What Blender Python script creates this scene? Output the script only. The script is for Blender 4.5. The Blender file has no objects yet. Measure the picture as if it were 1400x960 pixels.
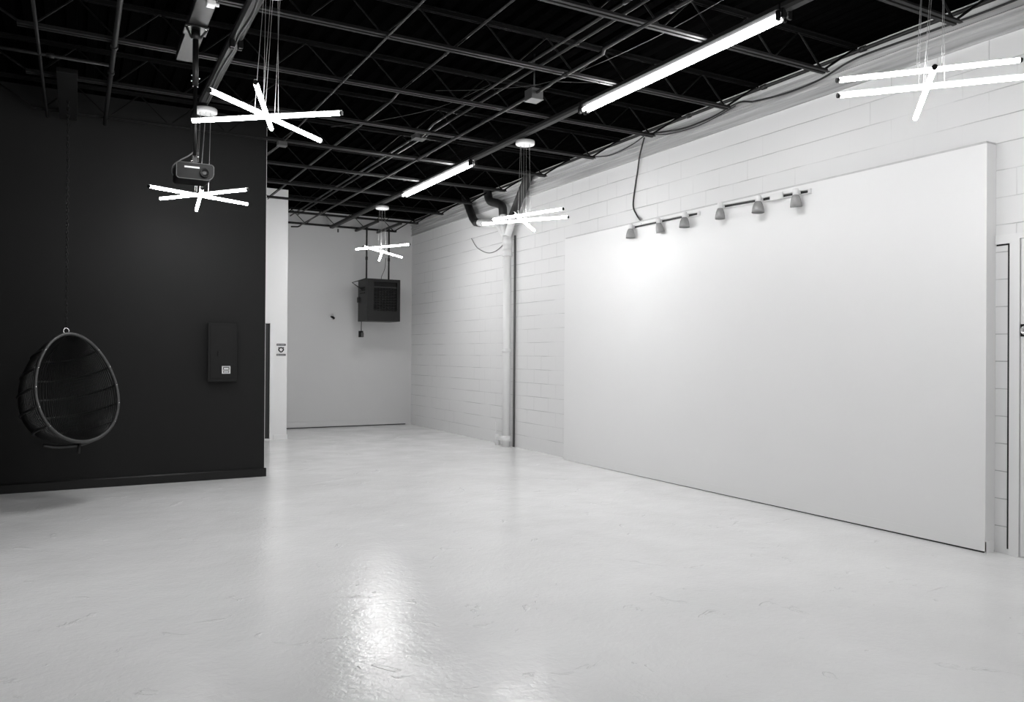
import bpy, math, random
from math import sin, cos, pi, radians, sqrt, hypot
from mathutils import Vector, Matrix

random.seed(7)
scene = bpy.context.scene
COL = scene.collection

# ------------------------------------------------------------------ materials
def new_mat(name):
    m = bpy.data.materials.new(name)
    m.use_nodes = True
    nt = m.node_tree
    b = nt.nodes['Principled BSDF']
    return m, nt, b

def grey(v):
    return (v, v, v, 1.0)

def paint(name, v, rough=0.5, spec=0.5, metal=0.0, noise=0.0, nscale=6.0, bump=0.0, bscale=120.0, stretch=None):
    m, nt, b = new_mat(name)
    b.inputs['Base Color'].default_value = grey(v)
    b.inputs['Roughness'].default_value = rough
    b.inputs['Metallic'].default_value = metal
    b.inputs['Specular IOR Level'].default_value = spec
    tc = nt.nodes.new('ShaderNodeTexCoord')
    if noise > 0:
        n = nt.nodes.new('ShaderNodeTexNoise')
        n.inputs['Scale'].default_value = nscale
        n.inputs['Detail'].default_value = 5
        r = nt.nodes.new('ShaderNodeMapRange')
        r.inputs['To Min'].default_value = v * (1 - noise)
        r.inputs['To Max'].default_value = min(1, v * (1 + noise))
        src = tc.outputs['Object']
        if stretch:
            mp = nt.nodes.new('ShaderNodeMapping'); mp.inputs['Scale'].default_value = stretch
            nt.links.new(src, mp.inputs['Vector']); src = mp.outputs[0]
        nt.links.new(src, n.inputs['Vector'])
        nt.links.new(n.outputs['Fac'], r.inputs['Value'])
        nt.links.new(r.outputs['Result'], b.inputs['Base Color'])
    if bump > 0:
        n2 = nt.nodes.new('ShaderNodeTexNoise')
        n2.inputs['Scale'].default_value = bscale
        n2.inputs['Detail'].default_value = 3
        bp = nt.nodes.new('ShaderNodeBump')
        bp.inputs['Strength'].default_value = bump
        bp.inputs['Distance'].default_value = 0.004
        nt.links.new(tc.outputs['Object'], n2.inputs['Vector'])
        nt.links.new(n2.outputs['Fac'], bp.inputs['Height'])
        nt.links.new(bp.outputs['Normal'], b.inputs['Normal'])
    return m

def glow(name, strength):
    m, nt, b = new_mat(name)
    b.inputs['Base Color'].default_value = grey(0.8)
    b.inputs['Emission Color'].default_value = grey(1.0)
    b.inputs['Emission Strength'].default_value = strength
    return m

def block_material():
    m, nt, b = new_mat('painted_block')
    N, K = nt.nodes, nt.links
    tc = N.new('ShaderNodeTexCoord')
    sx = N.new('ShaderNodeSeparateXYZ')
    cx = N.new('ShaderNodeCombineXYZ')
    K.new(tc.outputs['Object'], sx.inputs[0])
    K.new(sx.outputs['Y'], cx.inputs['X'])
    K.new(sx.outputs['Z'], cx.inputs['Y'])
    wob = N.new('ShaderNodeTexNoise'); wob.inputs['Scale'].default_value = 5
    wob.inputs['Detail'].default_value = 3
    K.new(cx.outputs[0], wob.inputs['Vector'])
    wsc = N.new('ShaderNodeVectorMath'); wsc.operation = 'MULTIPLY_ADD'
    wsc.inputs[1].default_value = (0.008, 0.008, 0)
    K.new(wob.outputs['Color'], wsc.inputs[0]); K.new(cx.outputs[0], wsc.inputs[2])
    br = N.new('ShaderNodeTexBrick')
    br.offset = 0.5
    br.inputs['Scale'].default_value = 1.0
    br.inputs['Brick Width'].default_value = 0.4064
    br.inputs['Row Height'].default_value = 0.2032
    br.inputs['Mortar Size'].default_value = 0.0045
    br.inputs['Mortar Smooth'].default_value = 0.25
    K.new(wsc.outputs[0], br.inputs['Vector'])
    def noise_mask(scale, lo, hi, a, b_, off):
        mp = N.new('ShaderNodeMapping'); mp.inputs['Location'].default_value = (off, off, off)
        K.new(tc.outputs['Object'], mp.inputs['Vector'])
        n1 = N.new('ShaderNodeTexNoise'); n1.inputs['Scale'].default_value = scale
        n1.inputs['Detail'].default_value = 4
        K.new(mp.outputs[0], n1.inputs['Vector'])
        mask = N.new('ShaderNodeMapRange')
        mask.inputs['From Min'].default_value = lo; mask.inputs['From Max'].default_value = hi
        mask.inputs['To Min'].default_value = a; mask.inputs['To Max'].default_value = b_
        K.new(n1.outputs['Fac'], mask.inputs['Value'])
        return mask.outputs['Result']
    def mul(p, q):
        m_ = N.new('ShaderNodeMath'); m_.operation = 'MULTIPLY'
        K.new(p, m_.inputs[0]); K.new(q, m_.inputs[1]); return m_.outputs[0]
    # course joints: thin lines every 20 cm, filled with paint here and there
    sw = N.new('ShaderNodeSeparateXYZ'); K.new(wsc.outputs[0], sw.inputs[0])
    pp = N.new('ShaderNodeMath'); pp.operation = 'PINGPONG'; pp.inputs[1].default_value = 0.1016
    K.new(sw.outputs['Y'], pp.inputs[0])
    hl = N.new('ShaderNodeMapRange')
    hl.inputs['From Min'].default_value = 0.0020; hl.inputs['From Max'].default_value = 0.0048
    hl.inputs['To Min'].default_value = 1.0; hl.inputs['To Max'].default_value = 0.0
    K.new(pp.outputs[0], hl.inputs['Value'])
    hm = mul(hl.outputs['Result'], noise_mask(1.6, 0.40, 0.62, 0.10, 1.0, 0.0))
    vm = mul(br.outputs['Fac'], noise_mask(1.1, 0.47, 0.66, 0.03, 0.55, 3.7))
    mm = N.new('ShaderNodeMath'); mm.operation = 'MAXIMUM'
    K.new(hm, mm.inputs[0]); K.new(vm, mm.inputs[1])
    # the joints are a little dirtier than the faces
    col = N.new('ShaderNodeMapRange')
    col.inputs['To Min'].default_value = 0.74; col.inputs['To Max'].default_value = 0.42
    K.new(mm.outputs[0], col.inputs['Value'])
    K.new(col.outputs['Result'], b.inputs['Base Color'])
    fine = N.new('ShaderNodeTexNoise'); fine.inputs['Scale'].default_value = 60
    fine.inputs['Detail'].default_value = 4
    K.new(tc.outputs['Object'], fine.inputs['Vector'])
    big = N.new('ShaderNodeTexNoise'); big.inputs['Scale'].default_value = 9
    K.new(tc.outputs['Object'], big.inputs['Vector'])
    a1 = N.new('ShaderNodeMath'); a1.operation = 'MULTIPLY_ADD'
    a1.inputs[1].default_value = 0.25
    K.new(fine.outputs['Fac'], a1.inputs[0]); K.new(big.outputs['Fac'], a1.inputs[2])
    a2 = N.new('ShaderNodeMath'); a2.operation = 'MULTIPLY_ADD'
    a2.inputs[1].default_value = -1.3
    K.new(mm.outputs[0], a2.inputs[0]); K.new(a1.outputs[0], a2.inputs[2])
    bp = N.new('ShaderNodeBump'); bp.inputs['Strength'].default_value = 0.55
    bp.inputs['Distance'].default_value = 0.004
    K.new(a2.outputs[0], bp.inputs['Height'])
    K.new(bp.outputs['Normal'], b.inputs['Normal'])
    b.inputs['Specular IOR Level'].default_value = 0.3
    b.inputs['Roughness'].default_value = 0.55
    return m

def floor_material():
    m, nt, b = new_mat('glossy_floor_paint')
    N, K = nt.nodes, nt.links
    tc = N.new('ShaderNodeTexCoord')
    n1 = N.new('ShaderNodeTexNoise'); n1.inputs['Scale'].default_value = 0.7
    n1.inputs['Detail'].default_value = 6; n1.inputs['Roughness'].default_value = 0.6
    K.new(tc.outputs['Object'], n1.inputs['Vector'])
    col = N.new('ShaderNodeMapRange')
    col.inputs['From Min'].default_value = 0.3; col.inputs['From Max'].default_value = 0.7
    col.inputs['To Min'].default_value = FLOOR_V * 0.94; col.inputs['To Max'].default_value = FLOOR_V * 1.05
    K.new(n1.outputs['Fac'], col.inputs['Value'])
    # little scuffs: thin dark scratches with a shape of their own
    v = N.new('ShaderNodeTexNoise'); v.inputs['Scale'].default_value = 3.2
    v.inputs['Detail'].default_value = 8; v.inputs['Distortion'].default_value = 1.3
    K.new(tc.outputs['Object'], v.inputs['Vector'])
    sc = N.new('ShaderNodeMapRange')
    sc.inputs['From Min'].default_value = 0.735; sc.inputs['From Max'].default_value = 0.75
    sc.inputs['To Min'].default_value = 0.0; sc.inputs['To Max'].default_value = 0.35
    K.new(v.outputs['Fac'], sc.inputs['Value'])
    mx = N.new('ShaderNodeMix'); mx.data_type = 'RGBA'
    K.new(sc.outputs['Result'], mx.inputs['Factor'])
    K.new(col.outputs['Result'], mx.inputs[6])
    mx.inputs[7].default_value = grey(0.3)
    K.new(mx.outputs[2], b.inputs['Base Color'])
    rn = N.new('ShaderNodeTexNoise'); rn.inputs['Scale'].default_value = 2.3
    rn.inputs['Detail'].default_value = 5
    K.new(tc.outputs['Object'], rn.inputs['Vector'])
    rr = N.new('ShaderNodeMapRange')
    rr.inputs['From Min'].default_value = 0.3; rr.inputs['From Max'].default_value = 0.7
    rr.inputs['To Min'].default_value = 0.15; rr.inputs['To Max'].default_value = 0.23
    K.new(rn.outputs['Fac'], rr.inputs['Value'])
    K.new(rr.outputs['Result'], b.inputs['Roughness'])
    # orange-peel of the rolled paint over a trowelled slab
    w1 = N.new('ShaderNodeTexNoise'); w1.inputs['Scale'].default_value = 30
    w1.inputs['Detail'].default_value = 3; w1.inputs['Distortion'].default_value = 0.6
    K.new(tc.outputs['Object'], w1.inputs['Vector'])
    w2 = N.new('ShaderNodeTexNoise'); w2.inputs['Scale'].default_value = 4
    w2.inputs['Detail'].default_value = 2
    K.new(tc.outputs['Object'], w2.inputs['Vector'])
    ad = N.new('ShaderNodeMath'); ad.operation = 'MULTIPLY_ADD'; ad.inputs[1].default_value = 2.2
    K.new(w2.outputs['Fac'], ad.inputs[0]); K.new(w1.outputs['Fac'], ad.inputs[2])
    # few raised ridges and trowel marks
    rg = N.new('ShaderNodeMapRange')
    rg.inputs['From Min'].default_value = 0.65; rg.inputs['From Max'].default_value = 0.69
    rg.inputs['To Min'].default_value = 0.0; rg.inputs['To Max'].default_value = 1.8
    K.new(v.outputs['Fac'], rg.inputs['Value'])
    ad2 = N.new('ShaderNodeMath'); ad2.operation = 'ADD'
    K.new(ad.outputs[0], ad2.inputs[0]); K.new(rg.outputs['Result'], ad2.inputs[1])
    bp = N.new('ShaderNodeBump'); bp.inputs['Strength'].default_value = 0.6
    bp.inputs['Distance'].default_value = 0.0034
    K.new(ad2.outputs[0], bp.inputs['Height'])
    K.new(bp.outputs['Normal'], b.inputs['Normal'])
    b.inputs['Specular IOR Level'].default_value = 0.5
    return m

FLOOR_V = 0.87
TUBE_E = 12.5
BAR_E = 21.5
M = {}
M['floor'] = floor_material()
M['block'] = block_material()
M['white'] = paint('white_wall_paint', 0.80, 0.45, noise=0.02, nscale=1.5, bump=0.05, bscale=90)
M['backwall'] = paint('grey_white_wall_paint', 0.62, 0.5, noise=0.03, nscale=1.2, bump=0.05, bscale=90)
M['panelwhite'] = paint('panel_white_paint', 0.78, 0.6, spec=0.25, noise=0.015, nscale=0.9, bump=0.03, bscale=80)
M['ledge'] = paint('streaky_ledge_paint', 0.46, 0.6, noise=0.75, nscale=9, stretch=(1, 0.06, 3.0))  # mid grey, darker than the wall, with lengthwise streaks
M['topedge'] = paint('grey_top_edge', 0.52, 0.7, noise=0.2, nscale=14)  # mid grey for the thin strip on top of the board
M['black'] = paint('black_wall_paint', 0.0092, 0.6, spec=0.2, noise=0.10, nscale=1.5, bump=0.06, bscale=70)
M['blackgloss'] = paint('black_gloss_trim', 0.006, 0.35, spec=0.25)
M['deck'] = paint('black_deck_paint', 0.0014, 0.9, spec=0.0, noise=0.3, nscale=4)
M['joist'] = paint('black_steel_paint', 0.010, 0.55, spec=0.2, noise=0.25, nscale=8)
M['web'] = paint('black_steel_rod_paint', 0.0025, 0.6, spec=0.12, noise=0.25, nscale=8)
M['conduit'] = paint('dark_painted_conduit', 0.016, 0.4, spec=0.35, noise=0.15, nscale=10)
M['strip'] = paint('dark_painted_fixture', 0.016, 0.45, spec=0.2, noise=0.15, nscale=7)
M['box'] = paint('dull_grey_box_metal', 0.06, 0.5, noise=0.1, nscale=12)
M['darkbox'] = paint('dark_box_metal', 0.0022, 0.5, spec=0.15)
M['bracket'] = paint('black_bracket_metal', 0.003, 0.4, spec=0.25)
M['chrome'] = paint('bright_metal', 0.75, 0.2, metal=1.0, noise=0.05, nscale=20)
M['whitemetal'] = paint('white_enamel', 0.72, 0.35, noise=0.03, nscale=10)
M['glass'] = paint('grey_frosted_shade', 0.26, 0.25, spec=0.6, noise=0.08, nscale=20)
M['wire'] = paint('thin_steel_wire', 0.30, 0.4, metal=0.3, noise=0.05, nscale=40)
M['cable'] = paint('black_cable_rubber', 0.012, 0.5, noise=0.1, nscale=30)
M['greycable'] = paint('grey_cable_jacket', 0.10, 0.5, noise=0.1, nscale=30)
M['tube'] = glow('lit_fluorescent_tube', TUBE_E)
M['bar'] = glow('lit_bar_diffuser', BAR_E)
M['rattan'] = paint('black_rattan', 0.010, 0.5, spec=0.4, noise=0.3, nscale=40)
M['rattanrim'] = paint('dark_rattan_pole', 0.026, 0.42, spec=0.5, noise=0.25, nscale=30)
M['heater'] = paint('dark_heater_enamel', 0.0065, 0.45, spec=0.3, noise=0.1, nscale=8)
M['heaterblack'] = paint('heater_inside_black', 0.004, 0.6, spec=0.2, noise=0.1, nscale=8)
M['slat'] = paint('heater_slat_metal', 0.012, 0.35, spec=0.5, noise=0.1, nscale=8)
M['sticker'] = paint('white_sticker', 0.75, 0.5, noise=0.03, nscale=60)
M['ink'] = paint('black_ink', 0.012, 0.5, noise=0.05, nscale=60)
M['pipewhite'] = paint('white_painted_pipe', 0.78, 0.35, noise=0.03, nscale=5)
M['pipeblack'] = paint('black_painted_pipe', 0.014, 0.5, noise=0.1, nscale=5)
M['doorwhite'] = paint('white_door_paint', 0.76, 0.35, noise=0.02, nscale=3)
M['doordark'] = paint('dark_door_paint', 0.010, 0.45, noise=0.1, nscale=3)
M['gap'] = paint('dark_gap_shade', 0.012, 0.8, noise=0.1, nscale=9)

# ------------------------------------------------------------------ mesh builder
class MB:
    def __init__(s):
        s.v = []; s.f = []; s.mi = []; s.sm = []
    def face(s, idx, mi=0, smooth=False):
        s.f.append(idx); s.mi.append(mi); s.sm.append(smooth)
    def box(s, a, b, mi=0, bev=0.0):
        x0, x1 = sorted((a[0], b[0])); y0, y1 = sorted((a[1], b[1])); z0, z1 = sorted((a[2], b[2]))
        if bev > 0:
            return s.bevbox((x0, y0, z0), (x1, y1, z1), bev, mi)
        n = len(s.v)
        s.v += [(x0,y0,z0),(x1,y0,z0),(x1,y1,z0),(x0,y1,z0),(x0,y0,z1),(x1,y0,z1),(x1,y1,z1),(x0,y1,z1)]
        for q in ((0,3,2,1),(4,5,6,7),(0,1,5,4),(1,2,6,5),(2,3,7,6),(3,0,4,7)):
            s.face([n+i for i in q], mi)
        return s
    def bevbox(s, a, b, r, mi=0):
        import bmesh
        bm = bmesh.new()
        vs = [bm.verts.new((x, y, z)) for z in (a[2], b[2]) for y in (a[1], b[1]) for x in (a[0], b[0])]
        for q in ((0,2,3,1),(4,5,7,6),(0,1,5,4),(1,3,7,5),(3,2,6,7),(2,0,4,6)):
            bm.faces.new([vs[i] for i in q])
        bmesh.ops.bevel(bm, geom=list(bm.edges), offset=r, segments=2, affect='EDGES', profile=0.5)
        n = len(s.v); bm.verts.index_update()
        s.v += [tuple(v.co) for v in bm.verts]
        for f in bm.faces:
            s.face([n + v.index for v in f.verts], mi)
        bm.free()
        return s
    def tube(s, pts, r, n=8, mi=0, caps=True, smooth=True, flat=None):
        P = [Vector(p) for p in pts]
        R = r if isinstance(r, (list, tuple)) else [r] * len(P)
        T = []
        for i in range(len(P)):
            if i == 0: t = P[1] - P[0]
            elif i == len(P) - 1: t = P[-1] - P[-2]
            else: t = (P[i+1] - P[i]).normalized() + (P[i] - P[i-1]).normalized()
            T.append(t.normalized())
        ref = Vector((0, 0, 1)) if abs(T[0].z) < 0.9 else Vector((1, 0, 0))
        u = T[0].cross(ref).normalized()
        base = len(s.v)
        for i, p in enumerate(P):
            u = (u - T[i] * u.dot(T[i]))
            if u.length < 1e-6: u = T[i].orthogonal()
            u.normalize()
            w = T[i].cross(u)
            for k in range(n):
                a = 2 * pi * k / n + pi / n
                s.v.append(tuple(p + (u * cos(a) + w * sin(a)) * R[i]))
        for i in range(len(P) - 1):
            for k in range(n):
                a = base + i * n + k; b = base + i * n + (k + 1) % n
                s.face([a, b, b + n, a + n], mi, smooth)
        if caps:
            s.face([base + k for k in range(n)][::-1], mi)
            e = base + (len(P) - 1) * n
            s.face([e + k for k in range(n)], mi)
        return s
    def ring(s, pts, r, n=8, mi=0):
        P = [Vector(p) for p in pts]; m = len(P)
        c = sum(P, Vector()) / m
        nrm = (P[0] - c).cross(P[m // 4] - c).normalized()
        base = len(s.v)
        for i, p in enumerate(P):
            t = (P[(i + 1) % m] - P[i - 1]).normalized()
            u = t.cross(nrm).normalized()
            for k in range(n):
                a = 2 * pi * k / n
                s.v.append(tuple(p + (u * cos(a) + nrm * sin(a)) * r))
        for i in range(m):
            j = (i + 1) % m
            for k in range(n):
                k2 = (k + 1) % n
                s.face([base + i*n + k, base + i*n + k2, base + j*n + k2, base + j*n + k], mi, True)
        return s
    def lathe(s, c, prof, n=24, axis=(0, 0, 1), mi=0, smooth=True, cap=True):
        c = Vector(c); ax = Vector(axis).normalized()
        u = ax.orthogonal().normalized(); w = ax.cross(u)
        base = len(s.v)
        for (r, h) in prof:
            for k in range(n):
                a = 2 * pi * k / n
                s.v.append(tuple(c + ax * h + (u * cos(a) + w * sin(a)) * r))
        for i in range(len(prof) - 1):
            for k in range(n):
                a = base + i*n + k; b = base + i*n + (k+1) % n
                s.face([a, b, b+n, a+n], mi, smooth)
        if cap:
            s.face([base + k for k in range(n)][::-1], mi)
            e = base + (len(prof)-1)*n
            s.face([e + k for k in range(n)], mi)
        return s
    def prism(s, prof, p0, p1, ux, uy, mi=0):
        """extrude a 2D outline (ux, uy axes) from p0 to p1"""
        p0, p1, ux, uy = Vector(p0), Vector(p1), Vector(ux), Vector(uy)
        n = len(prof); base = len(s.v)
        for p in (p0, p1):
            for (a, b) in prof:
                s.v.append(tuple(p + ux * a + uy * b))
        for k in range(n):
            s.face([base + k, base + (k+1) % n, base + n + (k+1) % n, base + n + k], mi)
        s.face([base + k for k in range(n)][::-1], mi)
        s.face([base + n + k for k in range(n)], mi)
        return s
    def bar(s, a, b, w, h, up=(0, 0, 1), mi=0):
        a, b = Vector(a), Vector(b); t = (b - a).normalized()
        r = t.cross(Vector(up))
        r = r.normalized() if r.length > 1e-5 else t.orthogonal().normalized()
        u = r.cross(t)
        return s.prism([(-w/2, -h/2), (w/2, -h/2), (w/2, h/2), (-w/2, h/2)], a, b, r, u, mi)
    def build(s, name, mats, parent=None):
        me = bpy.data.meshes.new(name)
        me.from_pydata(s.v, [], s.f)
        if not isinstance(mats, (list, tuple)): mats = [mats]
        for m in mats: me.materials.append(m)
        for p, mi, sm in zip(me.polygons, s.mi, s.sm):
            p.material_index = mi; p.use_smooth = sm
        import bmesh
        bm = bmesh.new(); bm.from_mesh(me)
        bmesh.ops.recalc_face_normals(bm, faces=bm.faces)
        bm.to_mesh(me); bm.free()
        o = bpy.data.objects.new(name, me)
        COL.objects.link(o)
        if parent is not None:
            o.parent = parent
            o.matrix_parent_inverse = Matrix.Identity(4)
            off = -world_loc(parent)
            o.location = off
        return o

def world_loc(o):
    p = Vector(o.location)
    while o.parent is not None:
        o = o.parent; p += Vector(o.location)
    return p

def thing(name, label, cat, loc, group=None):
    o = bpy.data.objects.new(name, None); COL.objects.link(o)
    o.empty_display_size = 0.1
    o.location = loc
    o['label'] = label; o['category'] = cat
    if group: o['group'] = group
    return o

def tag(o, label, cat, group=None):
    o['label'] = label; o['category'] = cat
    if group: o['group'] = group
    return o

def struct(name, mb, mats, label=None):
    o = mb.build(name, mats)
    o['kind'] = 'structure'
    return o

def catmull(pts, n=8):
    P = [Vector(p) for p in pts]
    P = [P[0] * 2 - P[1]] + P + [P[-1] * 2 - P[-2]]
    out = []
    for i in range(1, len(P) - 2):
        for k in range(n):
            t = k / n
            a, b, c, d = P[i-1], P[i], P[i+1], P[i+2]
            out.append(0.5 * ((2*b) + (c-a)*t + (2*a-5*b+4*c-d)*t*t + (3*b-a-3*c+d)*t**3))
    out.append(P[-2])
    return out

# ------------------------------------------------------------------ the room
WX = 6.005          # right wall
WY = 15.10          # back wall
BY = 9.45           # face of the black partition
BX = 1.938           # its free end
PY = 13.35          # inner white partition with the dark door
PX = 3.09
LX = -0.90          # left wall
NY = -3.0           # the room is left open behind the camera to let world light in
DZ = 4.17           # underside of the deck

struct('floor', MB().box((LX, NY, -0.12), (WX + 0.15, WY + 0.15, 0)), M['floor'])

# corrugated steel deck, flutes along Y
mb = MB()
x = LX - 0.1; prof = []
while x < WX + 0.15:
    prof += [(x, 0.0), (x + 0.075, 0.0), (x + 0.09, 0.038), (x + 0.137, 0.038)]
    x += 0.152
xe = prof[-1][0]
prof += [(xe, 0.08), (prof[0][0], 0.08)]
mb.prism(prof, (0, NY, DZ), (0, WY + 0.15, DZ), (1, 0, 0), (0, 0, 1))
struct('ceiling', mb, M['deck'])

struct('wall_right', MB().box((WX, NY, 0), (WX + 0.15, WY + 0.15, DZ - 0.001)), M['block'])
struct('wall_back', MB().box((BX - 0.1, WY, 0), (WX, WY + 0.15, DZ - 0.001)), M['backwall'])
mb = MB()
mb.box((LX - 0.15, 6.6, 0), (LX, BY + 0.14, DZ - 0.001), 0)
mb.box((LX - 0.15, NY, 0), (LX, 6.6, DZ - 0.001), 1)  # unseen near stretch, made white to bounce light onto the left floor
struct('wall_left', mb, [M['black'], M['white']])

# black partition, white painted end and return
mb = MB()
mb.box((LX, BY, 0), (BX - 0.005, BY + 0.14, DZ - 0.001), 0)
mb.box((BX - 0.005, BY + 0.004, 0), (BX, BY + 0.14, DZ - 0.001), 1)
mb.box((BX - 0.14, BY + 0.14, 0), (BX, PY, DZ - 0.001), 1)
struct('wall_front', mb, [M['black'], M['white']])
mb = MB()
mb.prism([(0, 0), (0.018, 0), (0.018, 0.085), (0.010, 0.098), (0, 0.10)], (LX, BY, 0), (BX + 0.016, BY, 0), (0, -1, 0), (0, 0, 1))
mb.prism([(0, 0), (0.016, 0), (0.016, 0.085), (0.009, 0.098), (0, 0.10)], (BX, BY - 0.0, 0), (BX, BY + 0.02, 0), (1, 0, 0), (0, 0, 1))
struct('baseboard_front', mb, M['blackgloss'])

# inner partition with a door opening
DX0, DX1, DTOP = 1.985, 2.814, 1.93
mb = MB()
mb.box((BX, PY, 0), (DX0, PY + 0.12, DZ - 0.001))
mb.box((DX0, PY, DTOP), (DX1, PY + 0.12, DZ - 0.001))
mb.box((DX1, PY, 0), (PX, PY + 0.12, DZ - 0.001))
mb.box((PX - 0.12, PY + 0.12, 0), (PX, WY, DZ - 0.001))
struct('wall_inner', mb, M['white'])
mb = MB()
mb.box((DX1 + 0.06, PY - 0.014, 0), (PX + 0.014, PY, 0.075))
mb.box((PX, PY, 0), (PX + 0.014, WY - 0.014, 0.075))
struct('baseboard_inner', mb, M['white'])
mb = MB()
mb.box((PX + 0.014, WY - 0.014, 0.018), (WX - 0.12, WY, 0.115))
mb.box((PX + 0.014, WY - 0.010, 0), (WX - 0.12, WY, 0.018), 1)
struct('baseboard_back', mb, [M['backwall'], M['gap']])
# the dark door with its casing
root = MB()
root.box((DX0 + 0.02, PY + 0.03, 0.02), (DX1 - 0.005, PY + 0.075, DTOP - 0.005))
d1 = struct('door_1', root, M['doordark'])
c = MB()
c.box((DX1 - 0.005, PY - 0.016, 0), (DX1 + 0.055, PY - 0.0005, DTOP + 0.06))
c.box((DX0 - 0.045, PY - 0.016, DTOP), (DX1 - 0.005, PY - 0.0005, DTOP + 0.06))
c.build('door_casing', M['white'], d1)
MB().box((DX0, PY - 0.02, 0.0), (DX1 - 0.005, PY + 0.1, 0.019)).build('threshold', M['whitemetal'], d1)
k = MB().lathe((DX0 + 0.10, PY + 0.03, 0.95), [(0.028, 0), (0.028, 0.006), (0.011, 0.01), (0.011, 0.04), (0.026, 0.05), (0.026, 0.07), (0.012, 0.078)], 16, (0, -1, 0))
k.build('door_knob', M['chrome'], d1)

# steel ledge along the top of the right wall
mb = MB()
prof = [(0, -0.02), (0.028, -0.02), (0.030, 0.0), (0.010, 0.006), (0.008, 0.07), (0.016, 0.075), (0.018, 0.085), (0.006, 0.09),
        (0.006, 0.115), (0.030, 0.125), (0.034, 0.135), (0.012, 0.15), (0.010, 0.185), (0.040, 0.195), (0.042, 0.207), (0, 0.21)]
mb.prism(prof, (WX, NY, 3.86), (WX, WY, 3.86), (-1, 0, 0), (0, 0, 1))
struct('trim_1', mb, M['ledge'])

# right hand doorway: filled-in opening, frame and the next door with its lock
mb = MB()
mb.box((WX - 0.022, 3.213, 0), (WX, 3.283, 2.355))
mb.box((WX - 0.022, 3.283, 2.288), (WX, 3.387, 2.355))
mb.box((WX - 0.022, 2.20, 2.315), (WX, 3.213, 2.355))
mb.box((WX - 0.022, 2.20, 0), (WX, 2.26, 2.315))
tr = struct('trim_2', mb, M['doorwhite'])
g = MB()
g.box((WX - 0.004, 3.283, 0.04), (WX, 3.305, 2.288))
g.box((WX - 0.004, 3.305, 2.277), (WX, 3.387, 2.288))
g.build('shadow_gap', M['gap'], tr)
d2 = struct('door_2', MB().box((WX - 0.012, 2.262, 0.012), (WX - 0.0005, 3.207, 2.312)), M['doorwhite'])
l = MB()
l.box((WX - 0.024, 3.13, 1.600), (WX - 0.012, 3.2055, 1.690), 0, 0.003)
l.build('lock_plate', M['darkbox'], d2)
l = MB().lathe((WX - 0.024, 3.168, 1.645), [(0.034, 0), (0.034, 0.008), (0.026, 0.014), (0.024, 0.004), (0.012, 0.004), (0.010, 0.010), (0.002, 0.011)], 24, (-1, 0, 0))
l.build('lock_cylinder', M['chrome'], d2)

# ------------------------------------------------------------------ built-out white panel
PF = 5.885
pan = thing('display_panel', 'large smooth white display panel built out from the painted block wall', 'panel', (5.945, 6.3, 0))
mb = MB()
mb.box((PF, 3.394, 0.012), (WX - 0.001, 9.14, 3.035), 0)
mb.build('board', M['panelwhite'], pan)
MB().box((PF + 0.004, 3.40, 3.035), (WX - 0.001, 9.13, 3.052)).build('top_edge', M['topedge'], pan)
mb = MB()
mb.prism([(3.386, 0.013), (9.14, 0.0015), (9.14, 0.085), (3.386, 0.085)], (PF - 0.003, 0, 0), (PF, 0, 0), (0, 1, 0), (0, 0, 1))
mb.box((PF - 0.003, 3.386, 0.0), (WX - 0.024, 3.394, 0.085))
mb.build('base_strip', M['panelwhite'], pan)
MB().box((PF + 0.004, 3.41, 0.0), (WX - 0.01, 9.13, 0.012)).build('base_gap', M['gap'], pan)

# ------------------------------------------------------------------ roof joists
JY = [3.43 + 1.145 * k for k in range(11)]
BZ, TZ = 3.875, 4.135
joist_labels = [
    'black bar joist nearest the camera, at the top right corner above the right star light',
    'black bar joist crossing behind the near end of the long lit strip fixture',
    'black bar joist crossing behind the far half of the long lit strip fixture',
    'black bar joist just beyond the far end of the long lit strip fixture',
    'black bar joist over the hanging chair, passing near the round canopy before the drain pipe',
    'black bar joist just in front of the top of the black wall',
    'first black bar joist behind the black wall, over the far lit strip fixture',
    'second black bar joist behind the black wall, over the far lit strip fixture',
    'black bar joist crossing in front of the top of the white partition',
    'black bar joist just in front of the heater rods, second from the back wall',
    'black bar joist tight against the back wall, above the heater']
for i, y in enumerate(JY):
    xl = -0.86
    if 10.0 < y < PY: xl = BX + 0.02
    if y > PY: xl = PX + 0.02
    full = xl < 0
    xb0 = -0.40 if full else xl
    xb1 = 5.58
    lab = joist_labels[i]
    J = thing('roof_joist', lab, 'joist', ((xl + WX) / 2, y, BZ), 'black open-web roof joists')
    def chord(x0, x1, z, up):
        m_ = MB()
        for sgn in (-1, 1):
            pr = [(0.010*sgn, 0), (0.038*sgn, 0), (0.038*sgn, 0.005*up), (0.015*sgn, 0.005*up), (0.015*sgn, 0.032*up), (0.010*sgn, 0.032*up)]
            m_.prism(pr, (x0, y, z), (x1, y, z), (0, 1, 0), (0, 0, 1))
        return m_
    chord(xb0, xb1, BZ - 0.012, 1).build('bottom_chord', M['joist'], J)
    chord(xl + 0.0, WX - 0.045, TZ + 0.030, -1).build('top_chord', M['web'], J)
    pts = []
    xx = xb1 - 0.05; top = False
    step = 0.292
    while xx > xb0 + 0.04:
        pts.append((xx, y, TZ + 0.012 if top else BZ))
        top = not top; xx -= step
    w = MB()
    w.tube([(WX - 0.05, y, TZ + 0.015), (xb1 - 0.05, y, BZ)], 0.010, 6)
    w.tube(pts, 0.0095, 6, smooth=False)
    if full:
        w.tube([(xl + 0.03, y, TZ + 0.015), (xb0 + 0.03, y, BZ)], 0.010, 6)
    w.build('web', M['web'], J)

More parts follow.
